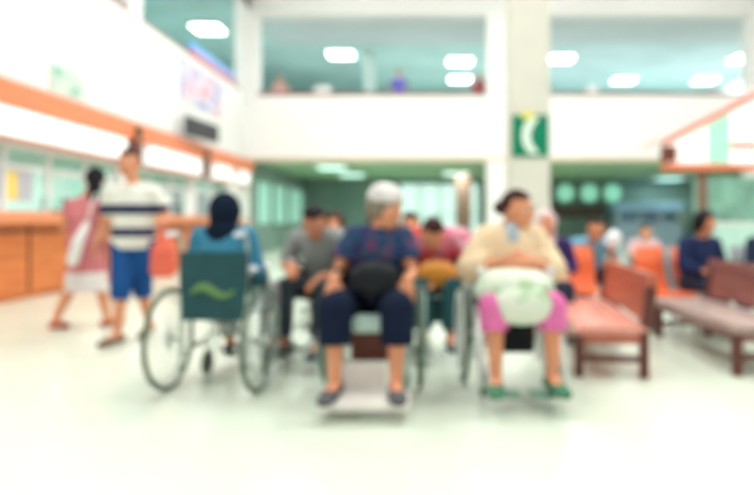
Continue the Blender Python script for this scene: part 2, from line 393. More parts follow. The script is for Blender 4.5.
# round green lit lamps at the back right
def green_lamp(x, d, xz=(2.24)):
    t = thing('round_wall_lamp', d, 'wall lamp', ((x-430)/F*26, 27.9, 0), 0)
    t.location.x = (x-430)/F*27.9
    r = MB().ring((0, -.06, 2.3), .42, .05, 'Y', 28).build('rim', DKTEAL, t)
    m = MB(); m.ell((0, -.06, 2.3), (.40, .06, .44), None, 24, 12); m.build('glowing_disc', LITGREEN, t)
for x, d in ((565, 'round green lit lamp nearest the cream pillar'), (589, 'middle of the three round green lit lamps'), (612, 'third round green lit lamp from the pillar'), (722, 'round green lit lamp behind the kiosk post')): green_lamp(x, d)
tag(B(5.3, 7.7, 27.6, 27.99, 1.2, 1.72).build('wall_shelf', mat('dark_brown_panel', (.10, .06, .05), .6)), 'dark brown panel on the wall below the round green lamps', 'panel')
t = thing('blue_booth', 'pale blue service booth at the back right', 'booth', (9.4, 26.5, 0))
BL = mat('pale_blue_panel', (.42, .62, .88), .5); B(-1.4, 1.4, 0, 1.2, 0, 1.0).build('booth_base', mat('blue_grey_panel', (.50, .58, .76), .5), t)
B(-1.45, 1.45, -.1, 1.25, 1.45, 1.85).build('booth_header', BL, t, .02)
for x in (-1.4, -.45, .45, 1.32): B(x, x+.08, 0, .08, 1.0, 1.45).build('booth_post', WHITE, t)
B(-1.3, 1.3, .9, .95, 1.0, 1.45).build('booth_back', BL, t)
# kiosk on the right ------------------------------------------------
ky = 11.0; kp = ky/F
def K(x, y): return ((x-430)*kp, 1+(222-y)*kp)
t = thing('gabled_kiosk', 'white and orange gabled kiosk with lit fascia at the right edge', 'kiosk', (0, ky, 0))
xl = K(668, 0)[0]; xg = 8.6; zb = K(0, 168)[1]; zt = K(0, 142)[1]; zr = zt+(xg-xl)*.52
def topz(x): return zt+(x-xl)*.52 if x <= xg else zt+(2*xg-xl-x)*.52
OE = mat('orange_red_edge', (.80, .20, .10), .5)
xa, xb2 = K(706, 0)[0], K(729, 0)[0]; xe = 2*xg-xl
def facia(name, a, b, m, lo=.06, hi=.07):
    pts = [(a, zb+lo), (b, zb+lo), (b, topz(b)-hi)] + ([(xg, topz(xg)-hi)] if a < xg < b else []) + [(a, topz(a)-hi)]
    return MB().prism(pts, -.05, .03).build(name, m, t)
facia('fascia_panel', xl, xa, LITPINK); facia('fascia_stripe', xa, xb2, mat('pale_green_stripe', (.42, .78, .60), .5, emis=(.4, .8, .6), es=.2)).__setitem__('label', 'pale green stripe')
facia('fascia_panel', xb2, xe, LITWHITE)
e = MB(); e.prism([(xl-.1, zb-.04), (xe, zb-.04), (xe, zb+.07), (xl-.1, zb+.07)], -.07, .05)
e.prism([(xl-.1, zt-.07), (xg, zr-.04), (xg, zr+.05), (xl-.1, zt+.0)], -.07, .05); e.prism([(xg, zr-.07), (xe+.1, zt-.1), (xe+.1, zt), (xg, zr+.05)], -.07, .05)
e.prism([(xb2, zb+.34), (xe, zb+.34), (xe, zb+.44), (xb2, zb+.44)], -.07, -.05)
e.build('fascia_trim', OE, t)
rf = MB(); rf.prism([(xl-.1, zt), (xg, zr+.05), (xg, zr+.12), (xl-.1, zt+.06)], -.05, 1.1); rf.prism([(xg, zr+.05), (xe+.1, zt), (xe+.2, zt+.04), (xg, zr+.12)], -.05, 1.1)
rf.build('roof', mat('roof_pink', (.62, .45, .42), .6), t)
B(xl-.13, xl+.12, -.12, .05, zb+.1, zb+.38).build('corner_bracket', BROWN, t, .02)
for a, b in ((K(702, 0)[0], .08), (8.6, .08), (8.6, .92), (xe-.3, .08), (xe-.3, .92)):
    B(a, a+.14, b, b+.14, 0, zb-.04).build('post', mat('brown_post', (.22, .13, .09), .5), t)
B(5.1, xe-.4, .25, .8, 0, .95).build('counter_front', mat('mint_counter', (.50, .74, .64), .5), t); B(5.05, xe-.35, .24, .85, .95, 1.0).build('counter_top', WHITE, t)
B(5.1, xe-.4, .95, 1.0, .9, zb-.1).build('back_panel', mat('green_back_panel', (.30, .60, .48), .5, var=.4, scale=2.5), t)

# ------------------------------------------------------------------ wheelchair
def wheelchair(label, loc, rz, frame=STEEL, sling=BLKV, arm=BLKV, tire=RUBBER, foot='pair', emblem=None, footm=None, fr=1., drop=0., block=None):
    t = thing('wheelchair', label, 'wheelchair', loc, rz)
    h = .20; wx = .275
    # frame
    f = MB()
    for s in (-1, 1):
        x = s*h
        f.tube([(x, .02, .12), (x, .01, .45), (x, .0, .90), (x, .03, .93), (x, .12, .93)], .011, 8)
        f.tube([(x, .0, .46), (x, -.40, .47), (x, -.45, .44)], .011, 8)
        f.tube([(x, -.44, .455), (x+s*.03*(fr > 1), -.50, .25), (x+s*.03*(fr > 1), -.56, .10)], .011*fr, 10)
        f.tube([(x, .02, .22), (x, -.38, .22), (x, -.43, .45)], .010, 8)
        f.tube([(x, .0, .69), (x, -.33, .69), (x, -.37, .66), (x, -.37, .46)], .010, 8)
        f.tube([(s*h, 0, .305), (s*(wx), 0, .305)], .012, 8)
    f.tube([(-h, -.15, .24), (h, -.18, .45)], .009, 8); f.tube([(h, -.15, .24), (-h, -.18, .45)], .009, 8)
    f.build('frame', frame, t)
    st = MB()
    n = 8
    g = MB(); vs = []
    g.box(-h, h, -.42, .0, .455, .475); g.build('seat', sling, t, .008)
    bk = MB().box(-h-.008, h+.008, -.012, .018, .46-drop, .87-drop).build('backrest', sling, t, .008)
    if emblem: emblem(bk)
    for s in (-1, 1):
        MB().box(s*h-.03, s*h+.03, -.34, -.02, .70, .735).build('armrest', arm, t, .012)
        MB().box(s*h-.004, s*h+.004, -.34, -.02, .50, .67).build('side_panel', sling, t)
        MB().tube([(s*h, .06, .93), (s*h, .17, .93)], .016, 10).build('push_grip', PAD if arm is PAD else BLACK, t)
        wl = MB().ring((s*wx, 0, .305), .291, .016, 'X', 48).build('rear_wheel', tire, t)
        MB().ring((s*wx, 0, .305), .277, .006, 'X', 40, 6).build('wheel_rim', frame, wl)
        MB().ring((s*(wx+.03), 0, .305), .255, .006, 'X', 40, 6).build('hand_rim', frame, wl)
        MB().tube([(s*(wx-.02), 0, .305), (s*(wx+.02), 0, .305)], .025, 12).build('hub', frame, wl)
        sp = MB()
        for k in range(20):
            a = 2*PI*k/20; sp.tube([(s*wx, 0, .305), (s*wx, .275*math.cos(a), .305+.275*math.sin(a))], .0022, 4)
        for k in range(5):
            a = 2*PI*k/5; sp.tube([(s*wx, .26*math.cos(a), .305+.26*math.sin(a)), (s*(wx+.03), .255*math.cos(a), .305+.255*math.sin(a))], .004, 4)
        sp.build('spoke_lattice', frame, wl)
        c = MB().ring((s*h, -.36, .085), .066, .016, 'X', 24).build('front_caster', tire, t)
        MB().box(s*h-.012, s*h+.012, -.36-.055, -.36+.055, .03, .14).build('caster_disc', DARKG, c)
        MB().tube([(s*h-.024, -.36, .085), (s*h-.024, -.38, .18), (s*h, -.38, .20), (s*h, -.38, .24)], .007, 6).tube([(s*h+.024, -.36, .085), (s*h+.024, -.38, .18), (s*h, -.38, .20)], .007, 6).build('caster_fork', frame, c)
        if foot == 'pair':
            MB().box(s*h-s*.0-.0 if s < 0 else .03, -.03 if s < 0 else h, -.68, -.54, .075, .09).build('footplate', footm or frame, t, .006)
    if block: MB().box(-.09, .11, -.34, -.12, .24, .42).build('underseat_block', block, t, .02)  # dark block added to fill the gap under the seat
    if foot == 'wide':
        MB().box(-h-.03, h+.03, -.72, -.50, .055, .105).build('footplate', footm or PAD, t, .012)
        MB().box(-.13, .10, -.50, -.47, .11, .25).build('calf_panel', footm or PAD, t, .01, 'white calf panel')
        MB().box(-.11, .11, -.34, -.20, .22, .44).build('underseat_block', BROWN, t, .02, 'dark brown pouch under the seat')  # brown block added to fill the gap between the legs
        MB().box(-.09, .09, -.46, -.40, .40, .50).build('front_pad', mat('mint_pad', (.6, .78, .72), .5), t, .02, 'pale mint front pad')
    return t

# ------------------------------------------------------------------ people
def hand(mb, w, d, n, side, curl=.5, k=1.0):
    """w wrist, d pointing direction, n palm normal (fingers curl that way), side = direction of the thumb"""
    d = V(d).normalized(); n = V(n); n = (n-d*n.dot(d)).normalized(); l = V(side); l = (l-d*l.dot(d)-n*l.dot(n)).normalized()
    rot = M((l, n, d)).transposed()
    mb.ell(w+d*.045*k, (.040*k, .017*k, .052*k), rot)
    mb.tube([w-d*.02, w+d*.03*k], [(.026*k, .02*k), (.034*k, .017*k)], 10, l)
    for i, (o, L) in enumerate(((.031, .068), (.0105, .076), (-.0105, .071), (-.031, .056))):
        p = w + d*.078*k + l*o*k; a = curl*.5; dd = d*1.0 + l*o*3
        pts = [p-d*.02*k, p]
        for q in (.45, .32, .25):
            v = (dd.normalized()*math.cos(a) + n*math.sin(a)); p = p + v*L*q*k; pts.append(p); a += curl*.6
        mb.tube(pts, [.0095*k, .0095*k, .009*k, .0085*k, .007*k], 8, l); mb.ell(pts[-1], .007*k, None, 8, 6)
    p = w + d*.02*k + l*.026*k; v1 = (d*.6+l*.7+n*.3).normalized(); v2 = (d*.9+l*.3+n*.4).normalized()
    pts = [p, p+v1*.038*k, p+v1*.038*k+v2*.03*k]; mb.tube(pts, [.013*k, .0105*k, .008*k], 8, n); mb.ell(pts[-1], .008*k, None, 8, 6)

def person(label, loc, rz, P, L, parent_name='person', vox=.007, group=None):
    t = thing('person', label, 'person', loc, rz, group)
    skin = L.get('skin', SKIN); g = P.get('girth', 1.0)
    pel, che, nec, hd = [V(P[k]) for k in ('pelvis', 'chest', 'neck', 'head')]
    sw = P.get('sh', .175); ax = V((math.cos(R(P.get('tw', 0))), math.sin(R(P.get('tw', 0))), 0))
    wai = pel.lerp(che, .5); upd = (nec-che).normalized(); up0 = (che-pel).normalized()
    ups = che.lerp(nec, .55)
    shs = [ups + ax*s*sw - upd*.0 for s in (-1, 1)]
    hips = [pel + V((s*.088, 0, -.02)) for s in (-1, 1)]
    hm = (M.Rotation(R(P.get('yaw', 0)), 3, 'Z') @ M.Rotation(R(P.get('roll', 0)), 3, 'Y') @ M.Rotation(R(P.get('pitch', 0)), 3, 'X')) * P.get('hk', 1.05)
    def H(x, y, z): return hd + hm @ V((x, y, z))
    def torso(mb, e=0., low=.05):
        pts = [pel-up0*low, pel, wai, che, ups, nec-upd*.01]
        rad = [(.145, .11), (.158, .118), (.135, .105), (.155, .115), (.150, .082), (.062, .055)]
        mb.tube(pts, [((a*g+e), (b*g+e)) for a, b in rad], 20, ax)
    b = MB(); torso(b); b.ell(pel-up0*.04, (.14*g, .105*g, .07))
    b.tube([ups, nec, H(0, .015, -.03)], [.062, .052, .05], 14, ax)
    for s, sh, hp, (el, wr, hdv, pn, curl), (kn, an, toe) in zip((-1, 1), shs, hips, P['arms'], P['legs']):
        el, wr, kn, an = V(el), V(wr), V(kn), V(an); toe = V(toe).normalized()
        b.ell(sh, .052, None, 12, 8); b.tube([ups+ax*s*.06, sh], [.06, .05], 12)
        b.tube([sh, sh.lerp(el, .4), el], [.050, .046, .037], 12); b.ell(el, .037, None, 10, 8)
        b.tube([el, el.lerp(wr, .3), wr], [.036, .037, .024], 12); b.ell(wr, .024, None, 10, 8)
        inner = V(P['thumb'][0 if s < 0 else 1]) if 'thumb' in P else (ax*(-s))
        hand(b, wr, hdv, pn, inner, curl, P.get('hs', 1.0))
        b.ell(hp, (.085*g, .09*g, .085), None, 12, 8)
        b.tube([hp, hp.lerp(kn, .5), kn], [.083*g, .073*g, .054], 14); b.ell(kn, .054, None, 12, 8)
        b.tube([kn, kn.lerp(an, .33), an], [.050, .053, .033], 12); b.ell(an, .035, None, 10, 8)
        fy = toe; lat = V((0, 0, 1)).cross(fy).normalized(); upv = fy.cross(lat)*-1
        sole = an.z-.075 if not P.get('tip') else an.z-.075
        heel = an - fy*.045 + V((0, 0, -.04)); ball = an + fy*.13 + V((0, 0, -.055)); tp = an + fy*.185 + V((0, 0, -.06))
        b.ell(heel, (.032, .032, .034), None, 10, 8)
        b.tube([heel, an+fy*.05+V((0, 0, -.03)), ball, tp], [(.03, .032), (.036, .036), (.045, .022), (.032, .014)], 12, lat)
    # head
    b.ell(H(0, .01, .025), (.074, .092, .090), hm, 20, 14); b.ell(H(0, -.022, -.045), (.054, .064, .062), hm)
    b.ell(H(0, -.04, -.01), (.062, .050, .060), hm)
    b.tube([H(0, -.082, .022), H(0, -.103, -.012), H(0, -.09, -.02)], [.008, .014, .012], 8)
    b.ell(H(0, -.082, -.048), (.020, .010, .012), hm, 10, 8); b.ell(H(0, -.076, .038), (.045, .014, .010), hm, 12, 8)
    for s in (-1, 1): b.ell(H(s*.076, .012, -.004), (.010, .020, .030), hm, 8, 8)
    b.remesh('body', skin, t, vox)
    fine = vox < .009
    if fine and not L.get('noface'):
        for s in (-1, 1):
            e = MB().ell(H(s*.030, -.075, .017), (.013, .011, .008), hm, 12, 8).build('eye', EYEW, t)
            MB().ell(H(s*.030, -.083, .017), (.006, .005, .006), hm, 10, 8).build('iris', IRIS, e)
            MB().tube([H(s*.014, -.090, .034), H(s*.03, -.091, .039), H(s*.047, -.080, .034)], [.003, .004, .002], 6).build('eyebrow', L.get('hairm', HAIRK), t)
        MB().ell(H(0, -.089, -.047), (.022, .008, .007), hm, 12, 8).build('lips', LIPS, t)
    # clothes
    tp_ = L.get('top')
    if tp_:
        e = tp_.get('e', .014); c = MB(); torso(c, e, tp_.get('low', .05)); sl = tp_.get('sleeve', .7)
        for s, sh, (el, wr, *_r) in zip((-1, 1), shs, P['arms']):
            el, wr = V(el), V(wr)
            c.ell(sh, .055+e, None, 12, 8); c.tube([ups+ax*s*.06, sh], [.062+e, .054+e], 12)
            q = tp_.get('flare', 0)
            if sl <= 1: c.tube([sh, sh.lerp(el, sl)], [.054+e, .052+e+q], 14)
            else:
                c.tube([sh, el], [.054+e, .044+e+q], 14); c.ell(el, .044+e+q, None, 12, 8); c.tube([el, el.lerp(wr, sl-1)], [.044+e+q, .035+e+q], 14)
        if tp_.get('skirt'):
            zz, rr = tp_['skirt']; c.tube([pel+V((0, 0, .05)), V((pel.x, pel.y, (pel.z+zz)/2)), V((pel.x, pel.y, zz))], [(.165*g, .125*g), (.5*(.165+rr), .5*(.13+rr*.8)), (rr, rr*.8)], 20, ax)
        c.remesh(tp_.get('name', 'shirt'), tp_['m'], t, max(vox, .009), 3)
        if tp_.get('inner'):
            q = MB(); fw = V((0, -1, 0)) if 'tw' not in P else M.Rotation(R(P['tw']), 3, 'Z') @ V((0, -1, 0))
            q.ell(che.lerp(nec, .42)+fw*.085, (.052, .030, .10)).ell(che.lerp(nec, .85)+fw*.045, (.058, .035, .05)); q.remesh('inner_shirt', tp_['inner'], t, .009)
        if tp_.get('collar'):
            MB().ring(nec-upd*.005+V((0, 0, .0)), .062, .016, 'Z', 20).build('collar', tp_['collar'], t)
    bt = L.get('bottom')
    if bt:
        c = MB(); e = bt.get('e', .015); ln = bt.get('len', 1.9)
        c.tube([pel-up0*.07, pel+up0*.06], [(.148*g+e, .112*g+e), (.15*g+e, .11*g+e)], 18, ax); c.ell(pel-up0*.05, (.14*g+e, .11*g+e, .07))
        for hp, (kn, an, *_r) in zip(hips, P['legs']):
            kn, an = V(kn), V(an); c.ell(hp, (.088*g+e, .092*g+e, .085+e), None, 12, 8); q = bt.get('flare', 0)
            if ln <= 1: c.tube([hp, hp.lerp(kn, ln)], [.086*g+e, .07*g+e+q], 14)
            else:
                c.tube([hp, kn], [.086*g+e, .058+e+q], 14); c.ell(kn, .058+e+q, None, 12, 8); c.tube([kn, kn.lerp(an, ln-1)], [.058+e+q, .052+e+q], 14)
        c.remesh(bt.get('name', 'trousers'), bt['m'], t, max(vox, .009), 3)
    if L.get('shoes'):
        for (kn, an, toe) in P['legs']:
            an = V(an); fy = V(toe).normalized(); lat = V((0, 0, 1)).cross(fy).normalized(); c = MB()
            c.ell(an-fy*.045+V((0, 0, -.042)), (.041, .041, .036), None, 10, 8)
            c.tube([an-fy*.045+V((0, 0, -.045)), an+fy*.05+V((0, 0, -.042)), an+fy*.13+V((0, 0, -.054)), an+fy*.195+V((0, 0, -.060))], [(.038, .034), (.044, .036), (.053, .028), (.036, .020)], 12, lat)
            c.remesh('shoe', L['shoes'], t, .009, 2)
    # hair / headwear
    hs = L.get('hair', 'short'); hmat = L.get('hairm', HAIRK)
    if hs:
        def fn(d):
            if d.y < -.15 and d.z < .52: return .72
            if d.z < -.35 and d.y < .35: return .75
            if d.z < -.62: return .72
            return 1.0 + .02*math.sin(9*d.x)*math.sin(11*d.z)
        hb = MB().ell(H(0, .014, .030), (.086, .104, .104), hm, 32, 22, fn)
        if hs == 'fluffy': hb.ell(H(0, .02, .06), (.092, .10, .085), hm)
        if hs == 'long': hb.tube([H(0, .06, .02), H(0, .08, -.08), H(0, .085, -.19)], [(.07, .045), (.075, .04), (.05, .02)], 14, ax)
        if hs == 'bun': hb.ell(H(0, .12, .02), .045)
        if hs == 'bob': hb.ell(H(0, .02, .02), (.094, .10, .09), hm); hb.tube([H(0, .04, .03), H(0, .045, -.05), H(0, .05, -.09)], [(.088, .07), (.09, .062), (.07, .045)], 14, ax)
        if hs == 'scarf':
            hb = MB().ell(H(0, .012, .025), (.092, .112, .112), hm, 32, 22, lambda d: .78 if (d.y < -.55 and abs(d.x) < .7 and abs(d.z) < .8) else 1.)
            hb.tube([H(0, .03, .0), H(0, .03, -.08), nec+V((0, .02, -.02)), ups+V((0, .02, -.04))], [(.085, .085), (.088, .085), (.11, .10), (.10, .09)], 18, ax)
        hb.remesh('head_scarf' if hs == 'scarf' else 'hair', hmat, t, max(.007, vox*.9), 2)
    if L.get('cap'):
        MB().ell(H(0, .010, .060), (.089, .104, .078), hm, 24, 14, lambda d: .8 if d.z < -.35 else 1.).remesh('hair_top', L['cap'], t, .007, 2, 'white crown of hair')
    if L.get('mask'):
        MB().ell(H(0, -.060, -.045), (.058, .045, .050), hm, 16, 10).build('face_mask', L['mask'], t)
    return t

def seat_pose(lean=0., spread=.15, seat=.475, arms=None, yaw=0, pitch=0, knee=.50, head=None, foot=None, **k):
    pz = seat+.085
    P = dict(pelvis=(0, -.13, pz), chest=(0, -.12-lean*.5, pz+.25), neck=(0, -.13-lean, pz+.43-lean*.25), head=head or (0, -.15-lean*1.35, pz+.55-lean*.4), yaw=yaw, pitch=pitch)
    fz = .175 if foot is None else foot
    P['legs'] = [((s*spread, -.13-knee+.08, pz-.02), (s*spread*.95, -.13-knee+.04, fz), (s*.15, -1, 0)) for s in (-1, 1)]
    P['arms'] = arms or [((s*.235, -.17-lean*.6, pz+.14), (s*.15, -.40, pz+.10), (-s*.1, -.8, -.45), (0, -.2, -1), .5) for s in (-1, 1)]
    P.update(k); return P

def cloth(name, c, **k): return mat(name, c, .85, bump=.05, spec=.12, **k)

# ---- wheelchair A, seen from behind
def emblemA(bk):
    m = MB(); pts = []
    for i in range(9):
        u = i/8; pts.append((.14-.27*u, .022, .575+.035*math.sin(u*6.0)+.03*u))
    m.tube(pts, [(a, .004) for a in (.006, .016, .024, .026, .024, .022, .018, .012, .006)], 8, V((0, 0, 1)))
    m.build('green_emblem', mat('leaf_green', (.16, .30, .10), .5), bk, 0, 'green leaf-like stroke')
AX, AY = -1.28, 3.68
wheelchair('teal backed wheelchair seen from behind, leftmost of the wheelchairs', (AX, AY, 0), 176, frame=STEEL, sling=TEALV, arm=PAD, tire=TIREG, emblem=emblemA, drop=.045)
person('person in a dark navy head scarf and blue top seated in the teal wheelchair', (AX, AY, 0), 176, seat_pose(lean=.02, seat=.475, yaw=0, sh=.145, head=(0, -.17, 1.045), arms=[((s*.20, -.15, .70), (s*.13, -.38, .66), (-s*.1, -.8, -.45), (0, -.2, -1), .5) for s in (-1, 1)]),
       dict(skin=SKIN, hair='scarf', hairm=cloth('navy_scarf', (.006, .013, .03)), top=dict(m=cloth('blue_top', (.05, .22, .34)), sleeve=1.8), bottom=dict(m=cloth('grey_skirt_cloth', (.3, .3, .3)), len=1.85), shoes=DARKG), vox=.008)
# ---- wheelchair B, man in grey
BX, BY = -.72, 4.74
wheelchair('wheelchair with white arm pads under the black haired man in grey', (BX, BY, 0), -18, frame=STEEL, sling=BLKV, arm=PAD, tire=RUBBER)
person('black haired man in a grey shirt leaning forward between two wheelchairs', (BX, BY, 0), -18,
       seat_pose(lean=.19, arms=[((-.27, -.28, .68), (-.10, -.47, .70), (.4, -.8, -.4), (0, -.2, -1), .6), ((.27, -.28, .68), (.12, -.48, .62), (-.4, -.7, -.5), (0, -.2, -1), .6)], yaw=16, pitch=30, knee=.44, head=(.03, -.39, .985)),
       dict(skin=SKINB, hair='short', hairm=HAIRK, top=dict(m=cloth('grey_shirt', (.30, .32, .31)), sleeve=.85), bottom=dict(m=cloth('charcoal_trousers', (.04, .05, .06)), len=1.9), shoes=DARKG), vox=.008)
# ---- C, centre
CX, CY = -.335, 3.80
wheelchair('wheelchair with a wide white footplate carrying the grey haired woman in navy', (CX, CY, 0), 0, frame=GSTEEL, sling=BLKV, arm=BLKV, tire=TIREG, foot='wide', footm=mat('cream_plate', (.88, .82, .76), .5))
navy = blotch('navy_print', (.012, .06, .13), (.03, .02, .10), (.16, .03, .09), 14, .52, .62)
person('grey haired woman in a navy print top sitting in the centre wheelchair, turned aside', (CX, CY, 0), 0,
       seat_pose(lean=.03, seat=.48, yaw=45, pitch=6, head=(.075, -.17, 1.075), tw=4, girth=1.0, sh=.14, spread=.165, hk=1.13, chest=(.02, -.135, .815), neck=(.045, -.16, .985),
                 arms=[((-.205, -.20, .70), (-.19, -.43, .69), (-.05, -.35, -.95), (0, 1, -.1), .35), ((.225, -.20, .70), (.21, -.43, .69), (.0, -.3, -.95), (0, 1, -.1), .35)]),
       dict(skin=SKIN, hair='bob', hairm=HAIRG, cap=HAIRW, top=dict(m=navy, sleeve=.62, e=.02, flare=.008), bottom=dict(m=cloth('midnight_culottes', (.008, .014, .035)), len=1.5, flare=.02, name='culottes'), shoes=DARKG), vox=.006)
b = MB(); b.ell((0, 0, .095), (.14, .08, .095)).ell((0, 0, .05), (.14, .085, .06))
t = thing('handbag', 'black rounded bag on the lap of the grey haired woman', 'bag', (CX+.03, CY-.42, .60)); b.remesh('bag_body', BLKV, t, .01)
MB().tube([(-.08, 0, .18), (-.06, 0, .24), (.06, 0, .24), (.08, 0, .18)], .008, 8).build('handle', BLACK, t)
# ---- D, right
DX, DY = .485, 3.92
wheelchair('green tubed wheelchair under the woman in cream and pink', (DX, DY, 0), 2, frame=WSTEEL, sling=BLKV, arm=PAD, tire=TIREG, fr=1.9, block=BLKV, footm=mat('green_footplate', (.18, .34, .24), .5))
person('dark haired woman in a cream jacket and pink trousers sitting with folded arms', (DX, DY, 0), 2,
       seat_pose(lean=.02, seat=.475, yaw=48, pitch=4, head=(.04, -.17, 1.06), girth=1.03, sh=.148, spread=.16,
                 arms=[((-.245, -.18, .72), (-.055, -.37, .775), (.95, -.15, 0), (0, 1, -.2), .3), ((.245, -.18, .72), (.07, -.40, .775), (-.95, -.1, 0), (0, 1, -.2), .3)], thumb=[(0, 0, 1), (0, 0, 1)]),
       dict(skin=SKIN, hair='bun', hairm=HAIRR, top=dict(m=cloth('cream_cloth', (.84, .64, .42)), sleeve=1.5, e=.024, flare=.022, name='jacket', inner=cloth('slate_blue_cloth', (.42, .50, .56))), bottom=dict(m=cloth('pink_cloth', (.74, .17, .40)), len=1.35, flare=.012), shoes=cloth('green_canvas', (.08, .22, .13))), vox=.006)
b = MB(); b.ell((0, -.02, .07), (.225, .12, .12)).ell((-.08, -.02, .11), (.12, .09, .08)).ell((.10, .01, .10), (.11, .09, .08)).ell((0, -.04, .03), (.16, .09, .07)).ell((.03, -.13, -.01), (.18, .05, .10))
o = b.remesh('cloth_bundle', blotch('pale_mint_print', (.68, .76, .62), (.76, .76, .64), (.42, .58, .34), 9, .52, .62), None, .01); o.location = (DX-.02, DY-.47, .555)
tag(o, 'pale mint cloth bundle on the lap of the woman in cream', 'bundle')
# ---- E behind, pink
EX, EY = .05, 5.0
wheelchair('grey wheelchair partly hidden between the navy and the cream woman', (EX, EY, 0), 0, block=TEALV, frame=STEEL, sling=BLKV, arm=BLKV, tire=RUBBER)
person('person in a red and pink top bending forward behind the centre wheelchair', (EX, EY, 0), 0,
       seat_pose(lean=.24, spread=.10, yaw=10, pitch=40, head=(-.03, -.45, .90), sh=.18, arms=[((-.26, -.38, .68), (-.10, -.5, .60), (.3, -.8, -.3), (0, 0, -1), .5), ((.26, -.36, .68), (.12, -.5, .60), (-.3, -.8, -.3), (0, 0, -1), .5)]),
       dict(skin=SKIN, hair='short', hairm=HAIRR, top=dict(m=blotch('pink_red_print', (.82, .24, .34), (.85, .10, .08), (.88, .55, .62), 5, .48, .6), sleeve=1.6, e=.03), bottom=dict(m=cloth('deep_teal_cloth', (.03, .10, .11)), len=1.85), shoes=DARKG), vox=.01)
t = thing('tote_bag', 'orange brown bag on the lap of the bending person in pink', 'bag', (EX, EY-.52, .575), 0)
MB().ell((0, 0, .05), (.16, .09, .10)).box(-.11, .11, -.05, .05, -.0, .06).remesh('bag_body', mat('orange_brown_leather', (.62, .24, .03), .5), t, .012)
MB().ring((0, 0, .14), .055, .008, 'Y', 20).build('handle', BROWN, t)

# ---- walking man
Y = 5.25; X = (134-430)/F*Y
ecru = (.80, .78, .70); nv = (.03, .035, .09)
striped = bands('striped_knit', ecru, [(0, ecru), (.87, nv), (.95, ecru), (1.06, nv), (1.145, ecru), (1.30, ecru)])
person('man in a white and navy striped shirt and blue shorts walking towards the camera', (X, Y, 0), 0,
       dict(pelvis=(0, 0, .86), chest=(0, -.01, 1.12), neck=(0, -.02, 1.33), head=(-.02, -.04, 1.485), yaw=-6, pitch=4, girth=1.08, sh=.17,
            arms=[((-.24, .02, 1.02), (-.26, -.10, .83), (-.05, -.3, -.95), (1, 0, 0), .5), ((.26, .03, 1.06), (.30, -.16, .99), (0, -.8, -.5), (0, -.3, -1), 1.2)],
            thumb=[(0, -1, 0), (0, -1, 0)],
            legs=[((-.035, -.15, .46), (-.06, -.16, .085), (-.25, -1, 0)), ((.05, .03, .46), (.05, .18, .11), (.1, -1, -.1))]),
       dict(skin=SKIN, hair='short', hairm=HAIRR, top=dict(m=striped, sleeve=.8, e=.024, low=.08, flare=.012), bottom=dict(m=cloth('blue_denim', (.015, .08, .26)), len=1.25, flare=.01, name='shorts'), shoes=mat('brown_sandal', (.20, .13, .08), .6)), vox=.007)
t = thing('shopping_bag', 'salmon red bag hanging from the hand of the man in stripes', 'bag', (X+.335, Y-.20, .55))
MB().tube([(0, 0, 0), (0, 0, .04), (0, 0, .22), (0, 0, .36)], [(.07, .05), (.11, .08), (.10, .07), (.04, .03)], 16).remesh('bag_body', mat('salmon_plastic', (.82, .15, .09), .5), t, .01)
MB().tube([(-.03, 0, .34), (-.02, 0, .47), (.02, 0, .47), (.03, 0, .34)], .007, 8).build('handle', mat('salmon_handle', (.8, .2, .14), .5), t)
# ---- woman in red dress
Y = 5.85; X = (86-430)/F*Y
rd = (.62, .19, .21); wt = (.80, .72, .70)
dress = bands('red_dress_cloth', rd, [(0, wt), (.53, rd), (.56, rd)])
person('woman in a dusty red dress with a white hem walking away at the left', (X, Y, 0), 168,
       dict(pelvis=(0, 0, .80), chest=(0, 0, 1.04), neck=(0, -.02, 1.24), head=(-.06, -.05, 1.385), yaw=35, pitch=6, sh=.155,
            arms=[((-.22, .03, .96), (-.21, -.08, .76), (0, -.3, -.95), (1, 0, 0), .5), ((.22, .03, .96), (.20, -.10, .78), (0, -.3, -.95), (-1, 0, 0), .7)],
            thumb=[(0, -1, 0), (0, -1, 0)],
            legs=[((-.10, -.06, .43), (-.15, -.10, .085), (-.1, -1, 0)), ((.10, .05, .42), (.17, .18, .10), (.2, -1, -.1))]),
       dict(skin=SKIN, hair='long', hairm=HAIRK, top=dict(m=dress, sleeve=.5, e=.022, name='dress', skirt=(.35, .20)), shoes=mat('red_sandal', (.5, .12, .08), .6)), vox=.008)
t = thing('shoulder_bag', 'white cloth bag hanging at the side of the woman in the red dress', 'bag', (X+.06, Y-.24, .60), 0)
MB().tube([(-.06, 0, .0), (-.05, 0, .05), (.0, .0, .22), (.07, .03, .40)], [(.03, .025), (.055, .04), (.055, .04), (.03, .025)], 14).remesh('bag_body', cloth('white_cloth', (.85, .80, .78)), t, .01)
MB().tube([(.07, .03, .38), (.09, .06, .55), (.10, .12, .66)], .010, 8).build('strap', cloth('white_strap', (.8, .76, .74)), t)

